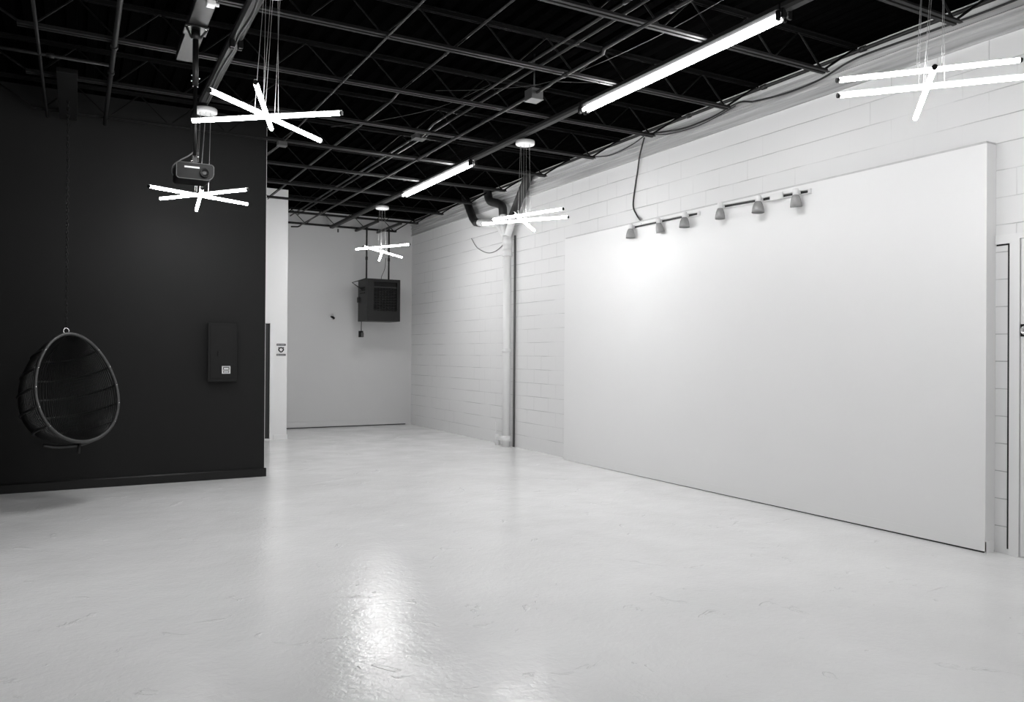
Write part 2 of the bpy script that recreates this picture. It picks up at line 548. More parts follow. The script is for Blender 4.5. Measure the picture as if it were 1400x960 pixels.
# ------------------------------------------------------------------ star pendant lights
def pendant(label, hub, bars, can_z=3.745):
    hx, hy = hub
    t = thing('pendant_light', label, 'pendant light', (hx, hy, 2.95), 'star shaped pendant lights')
    can = MB().lathe((hx, hy, can_z), [(0.02, 0.0), (0.098, 0.0), (0.105, 0.006), (0.105, 0.040), (0.098, 0.046), (0.02, 0.046)], 32)
    can.build('canopy', M['whitemetal'], t)
    for (p, q) in bars:
        p, q = Vector(p), Vector(q); d = (q - p).normalized()
        side = d.cross(Vector((0, 0, 1))).normalized(); up = side.cross(d)
        h = MB()
        h.prism([(-0.008, 0.009), (0.008, 0.009), (0.008, 0.015), (0.004, 0.018), (-0.004, 0.018), (-0.008, 0.015)], p, q, side, up)
        bar_ = h.build('light_bar', M['whitemetal'], t)
        MB().tube([p + d * 0.012, q - d * 0.012], 0.0135, 16).build('diffuser', M['bar'], bar_)
        for e, s in ((p, 1), (q, -1)):
            MB().tube([e - d * 0.004 * s, e + d * 0.012 * s], 0.0142, 12).build('end_cap', M['bracket'], bar_)
        mid = (p + q) / 2
        for s in (-1, 1):
            a = mid + d * 0.075 * s + up * 0.017
            b = Vector((hx, hy, can_z)) + Vector((d.x, d.y, 0)).normalized() * 0.06 * s
            MB().tube([a, b], 0.0016, 5).build('suspension_cable', M['wire'], t)
    return t

pendant('large star pendant of three lit bars nearest the projector pole, high at upper left', (1.08, 5.15),
        [((0.655, 5.567, 2.973), (1.432, 4.789, 2.938)), ((1.499, 5.502, 2.940), (0.657, 4.794, 2.952)), ((1.195, 5.683, 3.025), (0.882, 4.629, 2.986))])
pendant('star pendant of three lit bars hanging below the projector before the black wall', (1.075, 8.06),
        [((0.560, 7.784, 2.936), (1.522, 8.317, 2.956)), ((1.397, 7.644, 2.972), (0.712, 8.504, 2.961)), ((0.979, 7.523, 2.912), (1.067, 8.619, 2.897))])
pendant('small distant star pendant of three lit bars in front of the unit heater', (4.26, 12.0),
        [((3.976, 12.471, 3.140), (4.544, 11.529, 3.149)), ((4.729, 12.333, 3.042), (3.847, 11.677, 3.084)), ((4.097, 11.476, 3.034), (4.400, 12.533, 2.992))])
pendant('star pendant of three lit bars crossing in front of the white drain pipe', (4.30, 7.5),
        [((4.175, 8.015, 2.990), (4.449, 6.949, 2.971)), ((4.021, 7.985, 2.923), (4.567, 7.030, 2.909)), ((4.666, 7.911, 2.892), (3.936, 7.088, 2.899))])
pendant('star pendant of three lit bars at upper right above the white display panel', (4.30, 2.79),
        [((4.787, 2.568, 3.176), (3.808, 3.049, 3.032)), ((4.789, 2.542, 3.071), (3.825, 3.057, 2.949)), ((3.858, 2.493, 2.942), (4.717, 3.179, 2.982))])

# ------------------------------------------------------------------ fluorescent strips
def strip(label, x, y0, y1, lit, z=3.835, w=0.085):
    t = thing('strip_light', label, 'strip light', (x, (y0 + y1) / 2, z), 'strip light fixtures on the ceiling')
    h = MB()
    prof = [(-w/2, 0.03), (-w/2, 0.0), (-w*0.32, -0.02), (w*0.32, -0.02), (w/2, 0.0), (w/2, 0.03)]
    h.prism(prof, (x, y0 + 0.004, z), (x, y1 - 0.004, z), (1, 0, 0), (0, 0, 1))
    h.build('housing', M['strip'], t)
    for yy in ((y0 + 0.018, y1 - 0.018) if (lit or y0 < 10) else ()):
        for s in (-1, 1):
            lh = MB().box((x + s*0.030 - 0.016, yy - 0.010, z - 0.075), (x + s*0.030 + 0.016, yy + 0.010, z - 0.008), 0, 0.003)
            lh.build('lamp_holder', M['bracket'], t)
    if lit:
        for s in (-1, 1):
            tb = MB().tube([(x + s*0.027, y0 + 0.030, z - 0.050), (x + s*0.027, y1 - 0.030, z - 0.050)], 0.0165, 16)
            tb.build('lamp_tube', M['tube'], t)
    return t

SX = 4.245
strip('unlit dark strip fixture at top edge, nearer the camera than the long lit tubes', SX, 1.42, 3.83, False)
strip('long bright lit twin-tube strip fixture above the display panel, nearest the camera', SX, 3.84, 6.27, True)
strip('unlit dark strip fixture between the two lit strips, beside the round canopy', SX, 6.28, 8.69, False)
strip('shorter-looking lit twin-tube strip fixture farther back near the drain pipe', SX, 8.70, 11.0, True)
strip('unlit dark strip fixture running beyond the far lit strip under a round canopy', SX, 11.02, 13.46, False)
strip('short unlit dark strip fixture at the far end against the back wall', SX, 13.47, 14.80, False)
MXX = 1.05
strip('unlit dark strip fixture at top, over the large star pendant near camera', MXX, 3.83, 6.26, False, w=0.095)
strip('unlit dark strip fixture behind the large star pendant, toward the black wall', MXX, 6.27, 8.70, False, w=0.095)
tag(MB().tube(catmull([(1.07, 4.9, 3.803), (1.045, 5.3, 3.806), (1.06, 5.7, 3.806), (1.045, 6.1, 3.806), (1.055, 6.4, 3.806), (1.04, 7.0, 3.806), (1.06, 7.9, 3.806)], 8), 0.007, 6).build('power_cable', M['cable']),
    'black cable running along the unlit strip fixtures above the large star pendant', 'cable')

# ------------------------------------------------------------------ projector on its pole
tag(MB().box((0.685, 4.45, 3.80), (0.815, 6.86, 3.855), 0, 0.004).build('mounting_board', M['strip']),
    'flat dark board under the joists that carries the projector pole', 'board')
cl = thing('wire_connector', 'small white connector on the dark mounting board at the top edge', 'connector', (0.775, 5.60, 3.79))
MB().box((0.745, 5.56, 3.765), (0.80, 5.63, 3.7995), 0, 0.006).build('body', M['whitemetal'], cl)
MB().tube([(0.80, 5.595, 3.782), (0.825, 5.595, 3.782)], 0.012, 10).build('nozzle', M['whitemetal'], cl)

pj = thing('projector', 'dark projector hanging on a black ceiling pole before the black wall', 'projector', (0.745, 6.13, 2.70))
PYY = 6.13
b = MB()
# rounded body outline in X (width) / Z, with a soft right end, long axis across
x0, x1, z0, z1 = 0.612, 0.862, 2.685, 2.80
pts = []
for cx, cz, r, a0 in ((x1 - 0.05, z0 + 0.05, 0.05, -90), (x1 - 0.02, z1 - 0.02, 0.02, 0), (x0 + 0.02, z1 - 0.02, 0.02, 90), (x0 + 0.02, z0 + 0.02, 0.02, 180)):
    for k in range(5):
        a = radians(a0 + 90 * k / 4); pts.append((cx + r*cos(a), cz + r*sin(a)))
b.prism(pts, (0, PYY - 0.10, 0), (0, PYY + 0.13, 0), (1, 0, 0), (0, 0, 1))
body = b.build('body', M['darkbox'], pj)
e = MB()
front = [(px_, PYY - 0.101, pz_) for px_, pz_ in pts]
e.ring(front, 0.0032, 6)
e.build('front_rim', M['box'], body)
MB().box((0.665, PYY - 0.106, 2.763), (0.765, PYY - 0.100, 2.774)).build('light_strip', M['wire'], body)
MB().lathe((0.80, PYY - 0.10, 2.735), [(0.033, 0), (0.033, 0.02), (0.026, 0.022), (0.024, 0.012), (0.004, 0.016)], 20, (0, -1, 0)).build('lens', M['bracket'], body)
pm = MB()
pm.box((0.67, PYY - 0.06, 2.80), (0.82, PYY + 0.07, 2.812))
pm.box((0.728, PYY - 0.012, 2.812), (0.762, PYY + 0.012, 2.875))
for sx in (-1, 1):
    pm.bar((0.745 + sx * 0.012, PYY, 2.83), (0.745 + sx * 0.07, PYY - 0.05, 2.806), 0.012, 0.006)
    pm.bar((0.745 + sx * 0.012, PYY, 2.83), (0.745 + sx * 0.07, PYY + 0.06, 2.806), 0.012, 0.006)
pm.build('mount_bracket', M['bracket'], pj)
po = MB()
po.tube([(0.745, PYY, 2.862), (0.745, PYY, 3.42)], 0.013, 12)
po.tube([(0.745, PYY, 3.38), (0.745, PYY, 3.76)], 0.021, 12)
pole = po.build('pole', M['bracket'], pj)
pf = MB().box((0.665, PYY - 0.09, 3.785), (0.825, PYY + 0.09, 3.799), 0, 0.003)
pf.tube([(0.745, PYY, 3.72), (0.745, PYY, 3.786)], 0.032, 14)
for s in (-1, 1):
    pf.bar((0.745 + s * 0.03, PYY, 3.735), (0.745 + s * 0.072, PYY - 0.06, 3.787), 0.014, 0.008)
pf.build('ceiling_flange', M['bracket'], pj)
for (zz, off) in ((3.455, -0.026), (3.415, -0.026), (3.44, 0.026), (2.868, 0.022), (2.835, -0.022)):
    MB().lathe((0.745 + off, PYY - 0.012, zz), [(0.001, -0.006), (0.006, -0.005), (0.006, 0.005), (0.001, 0.006)], 8, (0, -1, 0)).build('bolt', M['chrome'], pole)
for sx in (-0.055, 0.06):
    MB().lathe((0.745 + sx, PYY - 0.07, 3.782), [(0.001, -0.005), (0.006, -0.004), (0.006, 0.003)], 8, (0, 0, 1)).build('bolt', M['chrome'], pole)
MB().tube(catmull([(0.735, PYY, 2.90), (0.70, PYY, 2.868), (0.65, PYY + 0.01, 2.835), (0.605, PYY + 0.03, 2.795), (0.60, PYY + 0.06, 2.75), (0.614, PYY + 0.08, 2.735)], 6), 0.005, 6).build('cable', M['greycable'], pj)

# ------------------------------------------------------------------ conduits
def conduit(label, pts, r, couplings=(), mat='conduit'):
    t = thing('conduit_pipe', label, 'conduit', pts[0], 'painted conduits under the ceiling')
    MB().tube(pts, r, 10).build('pipe', M[mat], t)
    for (p, d) in couplings:
        p = Vector(p); d = Vector(d).normalized()
        MB().tube([p - d * 0.028, p + d * 0.028], r * 1.45, 10).build('coupling', M[mat], t)
    return t
YD = (0, 1, 0); XD = (1, 0, 0)
conduit('thin dark conduit crossing the ceiling lengthwise, passing right of the large star pendant', [(2.053, 2.0, 3.853), (2.053, 9.15, 3.853)], 0.0085,
        [((2.053, 5.68, 3.853), YD), ((2.053, 4.4, 3.853), YD), ((2.053, 6.6, 3.853), YD)])
conduit('bright-edged dark conduit beside the lit strips with a hanging box midway', [(3.57, 1.6, 3.825), (3.57, 5.0, 3.825), (3.60, 5.06, 3.81), (3.60, 5.80, 3.81), (3.60, 5.86, 3.80), (3.605, 14.55, 3.80), (3.605, 14.62, 3.79), (3.57, 14.66, 3.775), (3.45, 14.68, 3.77)], 0.014,
        [((3.57, 4.2, 3.825), YD), ((3.60, 5.60, 3.81), YD), ((3.605, 8.9, 3.80), YD)])
conduit('dark conduit of the parallel pair above the joists, left one', [(3.40, 2.4, 3.96), (3.40, 7.95, 3.96), (3.46, 8.35, 3.95), (3.47, 8.45, 3.95)], 0.012, [((3.40, 4.5, 3.96), YD)])
conduit('dark conduit of the parallel pair above the joists, right one', [(3.52, 2.4, 3.965), (3.52, 14.5, 3.965)], 0.012, [((3.52, 5.3, 3.965), YD)])
conduit('dark conduit leaving the flat ceiling box toward the back wall', [(3.435, 8.60, 3.955), (3.42, 8.72, 3.955), (3.42, 14.6, 3.955)], 0.012)
conduit('dark conduit high under the deck left of the parallel pair', [(2.72, 2.6, 3.985), (2.72, 7.2, 3.985), (2.755, 7.5, 3.985), (2.755, 14.6, 3.985)], 0.010, [((2.72, 6.1, 3.985), YD)])
conduit('dark conduit at upper left running lengthwise toward the black wall', [(0.245, 3.0, 3.835), (0.245, 9.30, 3.835)], 0.019, [((0.245, 6.9, 3.835), YD), ((0.245, 7.55, 3.835), YD)], 'joist')
conduit('dark conduit running crosswise from the left wall to the lengthwise pipe', [(LX + 0.01, 7.36, 3.832), (0.222, 7.36, 3.832)], 0.014, [((-0.2, 7.36, 3.832), XD)], 'joist')
conduit('faint dark conduit nearest the left wall at the upper left corner', [(-0.275, 5.9, 3.835), (-0.275, 9.30, 3.835)], 0.013, (), 'joist')
conduit('black conduit running along the top of the right block wall', [(5.978, 2.2, 4.127), (5.978, 14.95, 4.127)], 0.017,
        [((5.978, 4.52, 4.127), YD), ((5.978, 5.65, 4.127), YD), ((5.978, 6.75, 4.127), YD), ((5.978, 8.8, 4.127), YD)], 'pipeblack')
conduit('dark conduit stub from the small ceiling box to the black wall edge', [(2.035, 9.17, 3.832), (2.03, 9.25, 3.83), (1.985, 9.62, 3.82), (1.985, 10.2, 3.82)], 0.0105)

def jbox(label, a, b, extra=None):
    t = thing('junction_box', label, 'junction box', ((a[0]+b[0])/2, (a[1]+b[1])/2, a[2]), 'junction boxes under the ceiling')
    MB().box(a, b, 0, 0.005).build('body', M['box'], t)
    MB().box((a[0]-0.004, a[1]-0.004, a[2]-0.006), (b[0]+0.004, b[1]+0.004, a[2]-0.0005), 0, 0.002).build('cover', M['box'], t)
    if extra:
        MB().tube(extra, 0.006, 8).build('hanger_rod', M['conduit'], t)
    return t
jbox('grey square box hanging on the conduit between the two lit strips', (3.545, 6.07, 3.745), (3.665, 6.20, 3.84), [(3.605, 6.13, 3.84), (3.605, 6.13, 4.165)])
jbox('flat grey box joining the parallel conduits at mid ceiling', (3.395, 8.45, 3.935), (3.53, 8.585, 3.985))
jbox('small grey box at the far end of the thin conduit by the black wall corner', (1.985, 9.075, 3.805), (2.085, 9.165, 3.85))

# flexible cables at upper left
for nm, dy in (('nearer', 0.0), ('farther', 0.16)):
    o = MB().tube(catmull([(-0.35, 5.42 + dy, 3.84), (0.05, 5.47 + dy, 3.835), (0.25, 5.55 + dy, 3.80), (0.38, 5.52 + dy, 3.79), (0.50, 5.40 + dy, 3.82), (0.60, 5.2 + dy, 3.87)], 6), 0.009, 6).build('ceiling_cable', M['conduit'])
    tag(o, '%s of two dark cables sagging under the lengthwise pipe at upper left' % nm, 'cable', 'cables sagging at upper left')

# thin loose wires strung through the joists
for lab, pts in (
    ('thin slack wire draped below the conduit beside the near lit strip', [(3.60, 5.75, 3.80), (3.72, 5.62, 3.775), (3.86, 5.55, 3.775), (3.95, 5.60, 3.80), (4.0, 5.70, 3.855)]),
    ('thin wire slanting between joists left of the near lit strip', [(2.95, 6.85, 3.93), (3.3, 6.5, 3.90), (3.75, 6.05, 3.92), (3.98, 5.0, 3.96), (4.02, 4.0, 3.99)]),
    ('thin wire slanting across the ceiling left of the flat box', [(2.45, 8.6, 3.95), (2.8, 8.0, 3.92), (3.2, 7.3, 3.94), (3.4, 6.6, 3.99)])):
    tag(MB().tube(catmull(pts, 6), 0.003, 5).build('loose_wire', M['conduit']), lab, 'wire')

# ------------------------------------------------------------------ cables on the right wall
for lab, pts, r in (
    ('black cable drooping along the wall top between the nearest joist ends', [(5.93, 2.6, 4.07), (5.93, 3.3, 4.035), (5.93, 4.0, 4.043), (5.93, 4.45, 4.05), (5.93, 4.65, 4.035), (5.93, 4.95, 3.975), (5.93, 5.35, 3.965), (5.93, 5.75, 4.0)], 0.010),
    ('black cable drooping along the wall top above the left track light', [(5.935, 5.75, 4.0), (5.93, 5.95, 4.045), (5.93, 6.3, 4.0), (5.93, 6.7, 3.985), (5.93, 7.05, 4.02), (5.93, 7.45, 4.085)], 0.010),
    ('thin black cable sagging at the wall top left of the display panel', [(5.94, 7.45, 4.085), (5.94, 7.75, 4.02), (5.94, 8.2, 3.995), (5.94, 8.7, 4.08)], 0.007),
    ('second thin cable sagging lower beside the track light feed', [(5.945, 6.0, 4.03), (5.945, 6.5, 3.965), (5.945, 7.0, 3.985), (5.945, 7.4, 4.07)], 0.006)):
    tag(MB().tube(catmull(pts, 8), r, 6).build('wall_cable', M['cable']), lab, 'cable')
tag(MB().tube(catmull([(5.950, 7.50, 4.06), (5.950, 7.55, 3.95), (5.955, 7.60, 3.84), (5.985, 7.67, 3.70), (5.992, 7.716, 3.56), (5.992, 7.765, 3.296), (5.99, 7.70, 3.17), (5.965, 7.60, 3.09), (5.925, 7.50, 3.045), (5.880, 7.46, 3.0)], 8), 0.009, 8).build('feed_cable', M['cable']),
    'dark cable curving down the block wall to the left track light', 'cable')
tag(MB().tube(catmull([(5.99, 12.30, 3.45), (5.99, 12.05, 3.25), (5.99, 11.6, 3.12), (5.99, 11.2, 3.18), (5.99, 10.99, 3.35)], 8), 0.005, 6).build('thin_wall_wire', M['greycable']),
    'thin grey wire looping on the block wall left of the drain pipe', 'wire')

# ------------------------------------------------------------------ track lights on the panel
def track(label, y0, y1, z0, z1, heads, boxy):
    # y0 far end, y1 near end
    t = thing('track_light', label, 'track light', (PF, (y0 + y1) / 2, min(z0, z1)), 'white track lights on the display panel')
    r = MB()
    for (za, zb, xa, xb) in ((0.014, 0.020, -0.024, -0.001), (-0.020, -0.014, -0.024, -0.001), (-0.016, 0.016, -0.006, -0.001)):
        pr = [(xa, za), (xb, za), (xb, zb), (xa, zb)]
        r.prism(pr, (PF, y1, z1), (PF, y0, z0), XD, (0, 0, 1))
    for (yy, zz) in ((y0, z0), (y1, z1)):
        r.box((PF - 0.026, yy - 0.012, zz - 0.022), (PF - 0.001, yy + 0.012, zz + 0.022))
    r.build('rail', M['whitemetal'], t)
    MB().bar((PF - 0.010, y1 + 0.02, z1), (PF - 0.010, y0 - 0.02, z0), 0.004, 0.020).build('contact_slot', M['ink'], t)
    if boxy is not None:
        zz = z0 + (z1 - z0) * (boxy - y0) / (y1 - y0)
        MB().box((PF - 0.050, boxy - 0.075, zz - 0.030), (PF - 0.026, boxy + 0.075, zz + 0.035), 0, 0.004).build('power_box', M['whitemetal'], t)
    for (yy, tilt_y, tilt_x, s) in heads:
        zz = z0 + (z1 - z0) * (yy - y0) / (y1 - y0)
        base = Vector((PF - 0.075, yy, zz + 0.005))
        ax = Vector((tilt_x, tilt_y, -1)).normalized()
        a = MB()
        a.box((PF - 0.060, yy - 0.016, zz - 0.014), (PF - 0.025, yy + 0.016, zz + 0.014))
        a.lathe(base + Vector((0, 0, 0.026)), [(0.012, -0.004), (0.026, 0.0), (0.028, 0.01), (0.028, 0.055), (0.022, 0.060)], 16, tuple(ax))
        ad = a.build('spot_head', M['whitemetal'], t)
        g = MB().lathe(base + ax * 0.028, [(0.024, 0), (0.036*s, 0.016), (0.046*s, 0.042), (0.054*s, 0.080), (0.057*s, 0.112),
                                           (0.054*s, 0.112), (0.050*s, 0.080), (0.042*s, 0.044), (0.032*s, 0.020), (0.012, 0.006)], 24, tuple(ax))
        g.build('shade', M['glass'], ad)
    return t
track('white track light with three grey shades on the display panel, under the curving cable', 7.60, 6.46, 2.985, 2.980,
      [(7.575, 0, 0, 1.0), (7.07, -0.05, 0.25, 0.85), (6.62, 0, 0.0, 1.0)], None)
track('white track light with three grey shades and a box, nearer the right end of panel', 6.12, 4.99, 2.995, 2.960,
      [(6.075, 0, 0.0, 0.9), (5.555, 0, -0.03, 1.05), (5.10, 0.05, 0.12, 0.95)], 5.36)

# ------------------------------------------------------------------ drain pipe
dp = thing('drain_pipe', 'white drain pipe rising on the block wall with three black upper branches', 'pipe', (5.90, 10.80, 0))
DXX, DYY, DR = 5.885, 10.80, 0.062
mp = MB().tube([(DXX, DYY, 0.0), (DXX, DYY, 3.10)], DR, 20)
mp.build('main_pipe', M['pipewhite'], dp)
for zz, hh, rr in ((0.13, 0.045, 1.22), (1.50, 0.03, 1.16), (3.02, 0.045, 1.25), (3.19, 0.055, 1.25)):
    MB().tube([(DXX, DYY, zz - hh), (DXX, DYY, zz + hh)], DR * rr, 20).build('coupling', M['pipewhite'], dp)
MB().tube([(DXX, DYY, 3.08), (DXX, DYY, 3.30)], DR * 1.1, 20).build('collar', M['pipewhite'], dp)
br = MB().tube(catmull([(DXX, DYY, 3.28), (DXX, 10.92, 3.46), (DXX, 10.955, 3.66)], 5), 0.055, 16)
br.build('branch_pipe', M['pipewhite'], dp)
MB().tube(catmull([(DXX, 10.95, 3.64), (DXX, 10.98, 3.78), (DXX, 11.15, 3.86), (DXX, 11.38, 3.93), (DXX, 11.47, 4.03), (DXX, 11.50, 4.165)], 6), 0.068, 16).build('upper_pipe', M['pipeblack'], dp)
br = MB().tube(catmull([(DXX, DYY, 3.28), (DXX, 10.70, 3.44), (DXX, 10.62, 3.60)], 5), 0.058, 16)
br.build('branch_pipe', M['pipewhite'], dp)
MB().tube([(DXX, 10.63, 3.58), (DXX, 10.10, 4.168)], 0.068, 16).build('upper_pipe', M['pipeblack'], dp)
br = MB().tube(catmull([(DXX, DYY + 0.05, 3.29), (DXX, 11.10, 3.50), (DXX, 11.30, 3.555), (DXX, 11.85, 3.65)], 6), 0.060, 16)
br.build('branch_pipe', M['pipewhite'], dp)
MB().tube([(DXX, 11.78, 3.638), (DXX, 11.92, 3.665), (DXX, 12.03, 3.75), (DXX, 12.35, 4.165)], 0.068, 16).build('upper_pipe', M['pipeblack'], dp)
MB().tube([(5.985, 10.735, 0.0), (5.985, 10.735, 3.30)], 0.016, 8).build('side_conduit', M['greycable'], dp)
co = MB()
co.tube([(DXX, DYY, 0.115), (DXX, 11.08, 0.115)], 0.035, 12)
co.tube([(DXX, 11.08, 0.0), (DXX, 11.08, 0.17)], 0.040, 12)
co.build('cleanout', M['pipewhite'], dp)
MB().tube([(DXX, 11.14, 0.14), (DXX, 11.14, 0.36)], 0.010, 8).build('cleanout_stem', M['pipewhite'], dp)

# ------------------------------------------------------------------ unit heater
for n_, xx in (('left', 4.77), ('right', 5.21)):
    ch = MB()
    ch.prism([(-0.021, 0.021), (-0.021, -0.021), (0.021, -0.021), (0.021, 0.021), (0.016, 0.021), (0.016, -0.016), (-0.016, -0.016), (-0.016, 0.021)],
             (xx, 13.65, 3.838), (xx, 14.95, 3.838), XD, (0, 0, 1))
    tag(ch.build('support_channel', M['pipeblack']), 'black support channel under the rear joists holding the %s heater rod' % n_, 'channel', 'channels above the heater')
HX0, HX1, HY0, HY1, HZ0, HZ1 = 4.70, 5.345, 14.02, 14.56, 2.045, 2.83
ht = thing('unit_heater', 'dark boxy unit heater hung on two rods before the back wall', 'heater', (5.02, 14.3, HZ0))
h = MB()
fw = 0.035
gx0, gx1, gz0, gz1 = HX0 + 0.13, HX1 - 0.065, HZ0 + 0.19, HZ1 - 0.055
h.box((HX0, HY0 + 0.05, HZ0), (HX1, HY1, HZ1))
h.box((HX0, HY0, HZ0), (gx0, HY0 + 0.05, HZ1))
h.box((gx1, HY0, HZ0), (HX1, HY0 + 0.05, HZ1))
h.box((gx0, HY0, HZ0), (gx1, HY0 + 0.05, gz0))
h.box((gx0, HY0, gz1), (gx1, HY0 + 0.05, HZ1))
hb = h.build('housing', M['heater'], ht)
g = MB()
g.box((gx0, HY0 + 0.044, gz0), (gx1, HY0 + 0.0495, gz1))
grl = g.build('grille', M['heaterblack'], ht)
s = MB()
for k in range(9):
    zz = gz0 + 0.03 + k * (gz1 - gz0 - 0.13) / 8
    s.prism([(0.004, -0.012), (0.040, 0.010), (0.040, 0.014), (0.004, -0.008)], (gx0 + 0.004, HY0, zz), (gx1 - 0.004, HY0, zz), (0, 1, 0), (0, 0, 1))
for k in range(1, 8):
    xx = gx0 + k * (gx1 - gx0) / 8
    s.box((xx - 0.0025, HY0 + 0.004, gz0), (xx + 0.0025, HY0 + 0.010, gz1 - 0.10))
s.box((gx0, HY0 + 0.001, gz1 - 0.10), (gx1, HY0 + 0.02, gz1 - 0.085))
s.build('louver', M['slat'], grl)
el = MB()
rr = random.Random(3)
for k in range(4):
    xx = gx0 + 0.12 + k * 0.055
    el.tube([(xx, HY0 + 0.034, gz0 + 0.04), (xx + 0.01, HY0 + 0.034, gz1 - 0.17)], 0.006, 6)
el.build('heating_element', M['box'], grl)
sv = MB()
for k in range(3):
    sv.box((HX0 - 0.006, HY0 + 0.14, HZ1 - 0.17 - k * 0.05), (HX0 - 0.0005, HY1 - 0.12, HZ1 - 0.145 - k * 0.05))
sv.build('side_vent', M['heaterblack'], ht)
MB().box((HX0 - 0.03, HY1 - 0.10, HZ0 + 0.36), (HX0 - 0.0005, HY1 - 0.02, HZ0 + 0.46), 0, 0.004).build('control_box', M['heater'], ht)
for xx in (4.77, 5.21):
    rd = MB().tube([(xx, 14.285, HZ1), (xx, 14.285, 3.816)], 0.016, 10)
    rd.tube([(xx, 14.285, 3.20), (xx, 14.285, 3.26)], 0.024, 10)
    rd.build('hanger_rod', M['pipeblack'], ht)
bk = MB()
bk.tube([(4.765, 14.285, HZ1 + 0.02), (4.50, 14.30, HZ1 - 0.07), (HX0, 14.33, HZ1 - 0.19)], 0.013, 8, smooth=False)
bk.build('side_bracket', M['pipeblack'], ht)
MB().tube(catmull([(5.12, 14.2, 3.25), (5.10, 14.2, 3.05), (5.04, 14.2, 2.90), (5.03, 14.2, HZ1)], 6), 0.005, 6).build('cable', M['cable'], ht)
sb = thing('switch_box', 'small metal box dangling on a cord below the unit heater', 'switch box', (4.72, 14.40, 1.745))
bd = MB().box((4.668, 14.37, 1.745), (4.745, 14.43, 1.865), 0, 0.004).build('body', M['darkbox'], sb)
MB().box((4.70, 14.362, 1.748), (4.752, 14.372, 1.835), 0, 0.002).build('cover_plate', M['box'], sb)
MB().tube([(4.715, 14.40, 1.86), (4.715, 14.40, 2.046)], 0.008, 8).build('cord', M['cable'], sb)

# small fittings on the back wall
wb = thing('wall_bracket', 'small dark bracket on the back wall left of the heater', 'bracket', (4.34, 15.06, 2.14))
MB().lathe((4.34, WY - 0.001, 2.15), [(0.05, 0), (0.05, 0.006), (0.02, 0.010)], 14, (0, -1, 0)).build('base', M['whitemetal'], wb)
MB().tube([(4.34, WY - 0.01, 2.15), (4.355, WY - 0.06, 2.135), (4.375, WY - 0.08, 2.11)], 0.022, 8).build('hook', M['darkbox'], wb)
tag(MB().box((4.445, WY - 0.03, 3.80), (4.47, WY - 0.001, 3.865), 0, 0.003).build('wall_clip', M['box']), 'tiny grey clip high on the back wall under the rear joist', 'clip')

# ------------------------------------------------------------------ breaker box on the black wall
eb = thing('breaker_box', 'black electrical panel box on the black wall with a white sticker', 'electrical panel', (1.45, BY - 0.05, 1.12))
MB().box((1.300, BY - 0.085, 1.125), (1.590, BY, 1.765), 0, 0.004).build('body', M['black'], eb)
dr = MB().box((1.290, BY - 0.100, 1.112), (1.602, BY - 0.086, 1.778), 0, 0.006)
dr.box((1.318, BY - 0.105, 1.150), (1.578, BY - 0.1005, 1.742), 0, 0.002)
door = dr.build('door', M['black'], eb)
lt = MB().box((1.392, BY - 0.112, 1.40), (1.412, BY - 0.1055, 1.46), 0, 0.002)
lt.box((1.398, BY - 0.120, 1.425), (1.408, BY - 0.112, 1.455))
lt.build('latch', M['bracket'], door)
st = MB().box((1.440, BY - 0.1075, 1.205), (1.530, BY - 0.1055, 1.290)).build('sticker', M['sticker'], door)
ik = MB()
yk = BY - 0.1085
for (a0, a1, c0, c1) in ((1.447, 1.524, 1.280, 1.283), (1.453, 1.518, 1.270, 1.278), (1.453, 1.518, 1.250, 1.254), (1.451, 1.460, 1.250, 1.278), (1.511, 1.520, 1.250, 1.278),
                         (1.447, 1.524, 1.243, 1.247), (1.453, 1.518, 1.231, 1.238), (1.453, 1.518, 1.214, 1.219), (1.453, 1.460, 1.214, 1.238), (1.511, 1.518, 1.214, 1.238)):
    ik.box((a0, yk, c0), (a1, BY - 0.1075, c1))
ik.build('sticker_print', M['ink'], door)

# ------------------------------------------------------------------ notice sign on the inner partition
ns = thing('notice_sign', 'small square notice with a black ring emblem on the white partition', 'sign', (2.99, PY - 0.004, 1.38))
MB().box((2.912, PY - 0.004, 1.385), (3.070, PY - 0.0005, 1.600)).build('plate', M['sticker'], ns)
bd = MB()
bd.box((2.916, PY - 0.0055, 1.560), (3.066, PY - 0.004, 1.592))
bd.box((2.916, PY - 0.0055, 1.392), (3.066, PY - 0.004, 1.424))
bands = bd.build('print_band', M['ink'], ns)
em = MB()
ring = []
for k in range(28):
    a = 2 * pi * k / 28
    rx, rz = 0.038, 0.036
    if sin(a) < -0.3: rx *= 0.80
    ring.append((2.991 + rx * cos(a), PY - 0.0048, 1.492 + rz * sin(a)))
em.ring(ring, 0.0105, 6)
em.box((2.945, PY - 0.0055, 1.520), (2.962, PY - 0.004, 1.536)); em.box((3.020, PY - 0.0055, 1.520), (3.037, PY - 0.004, 1.536))
em.build('emblem', M['ink'], ns)
ln = MB()
rr = random.Random(5)
for zc in (1.576, 1.408):
    xx = 2.926
    while xx < 3.052:
        w_ = rr.uniform(0.004, 0.009)
        ln.box((xx, PY - 0.0062, zc - 0.006), (xx + w_, PY - 0.0055, zc + 0.006)); xx += w_ + rr.uniform(0.004, 0.008)
ln.build('lettering', M['sticker'], bands)

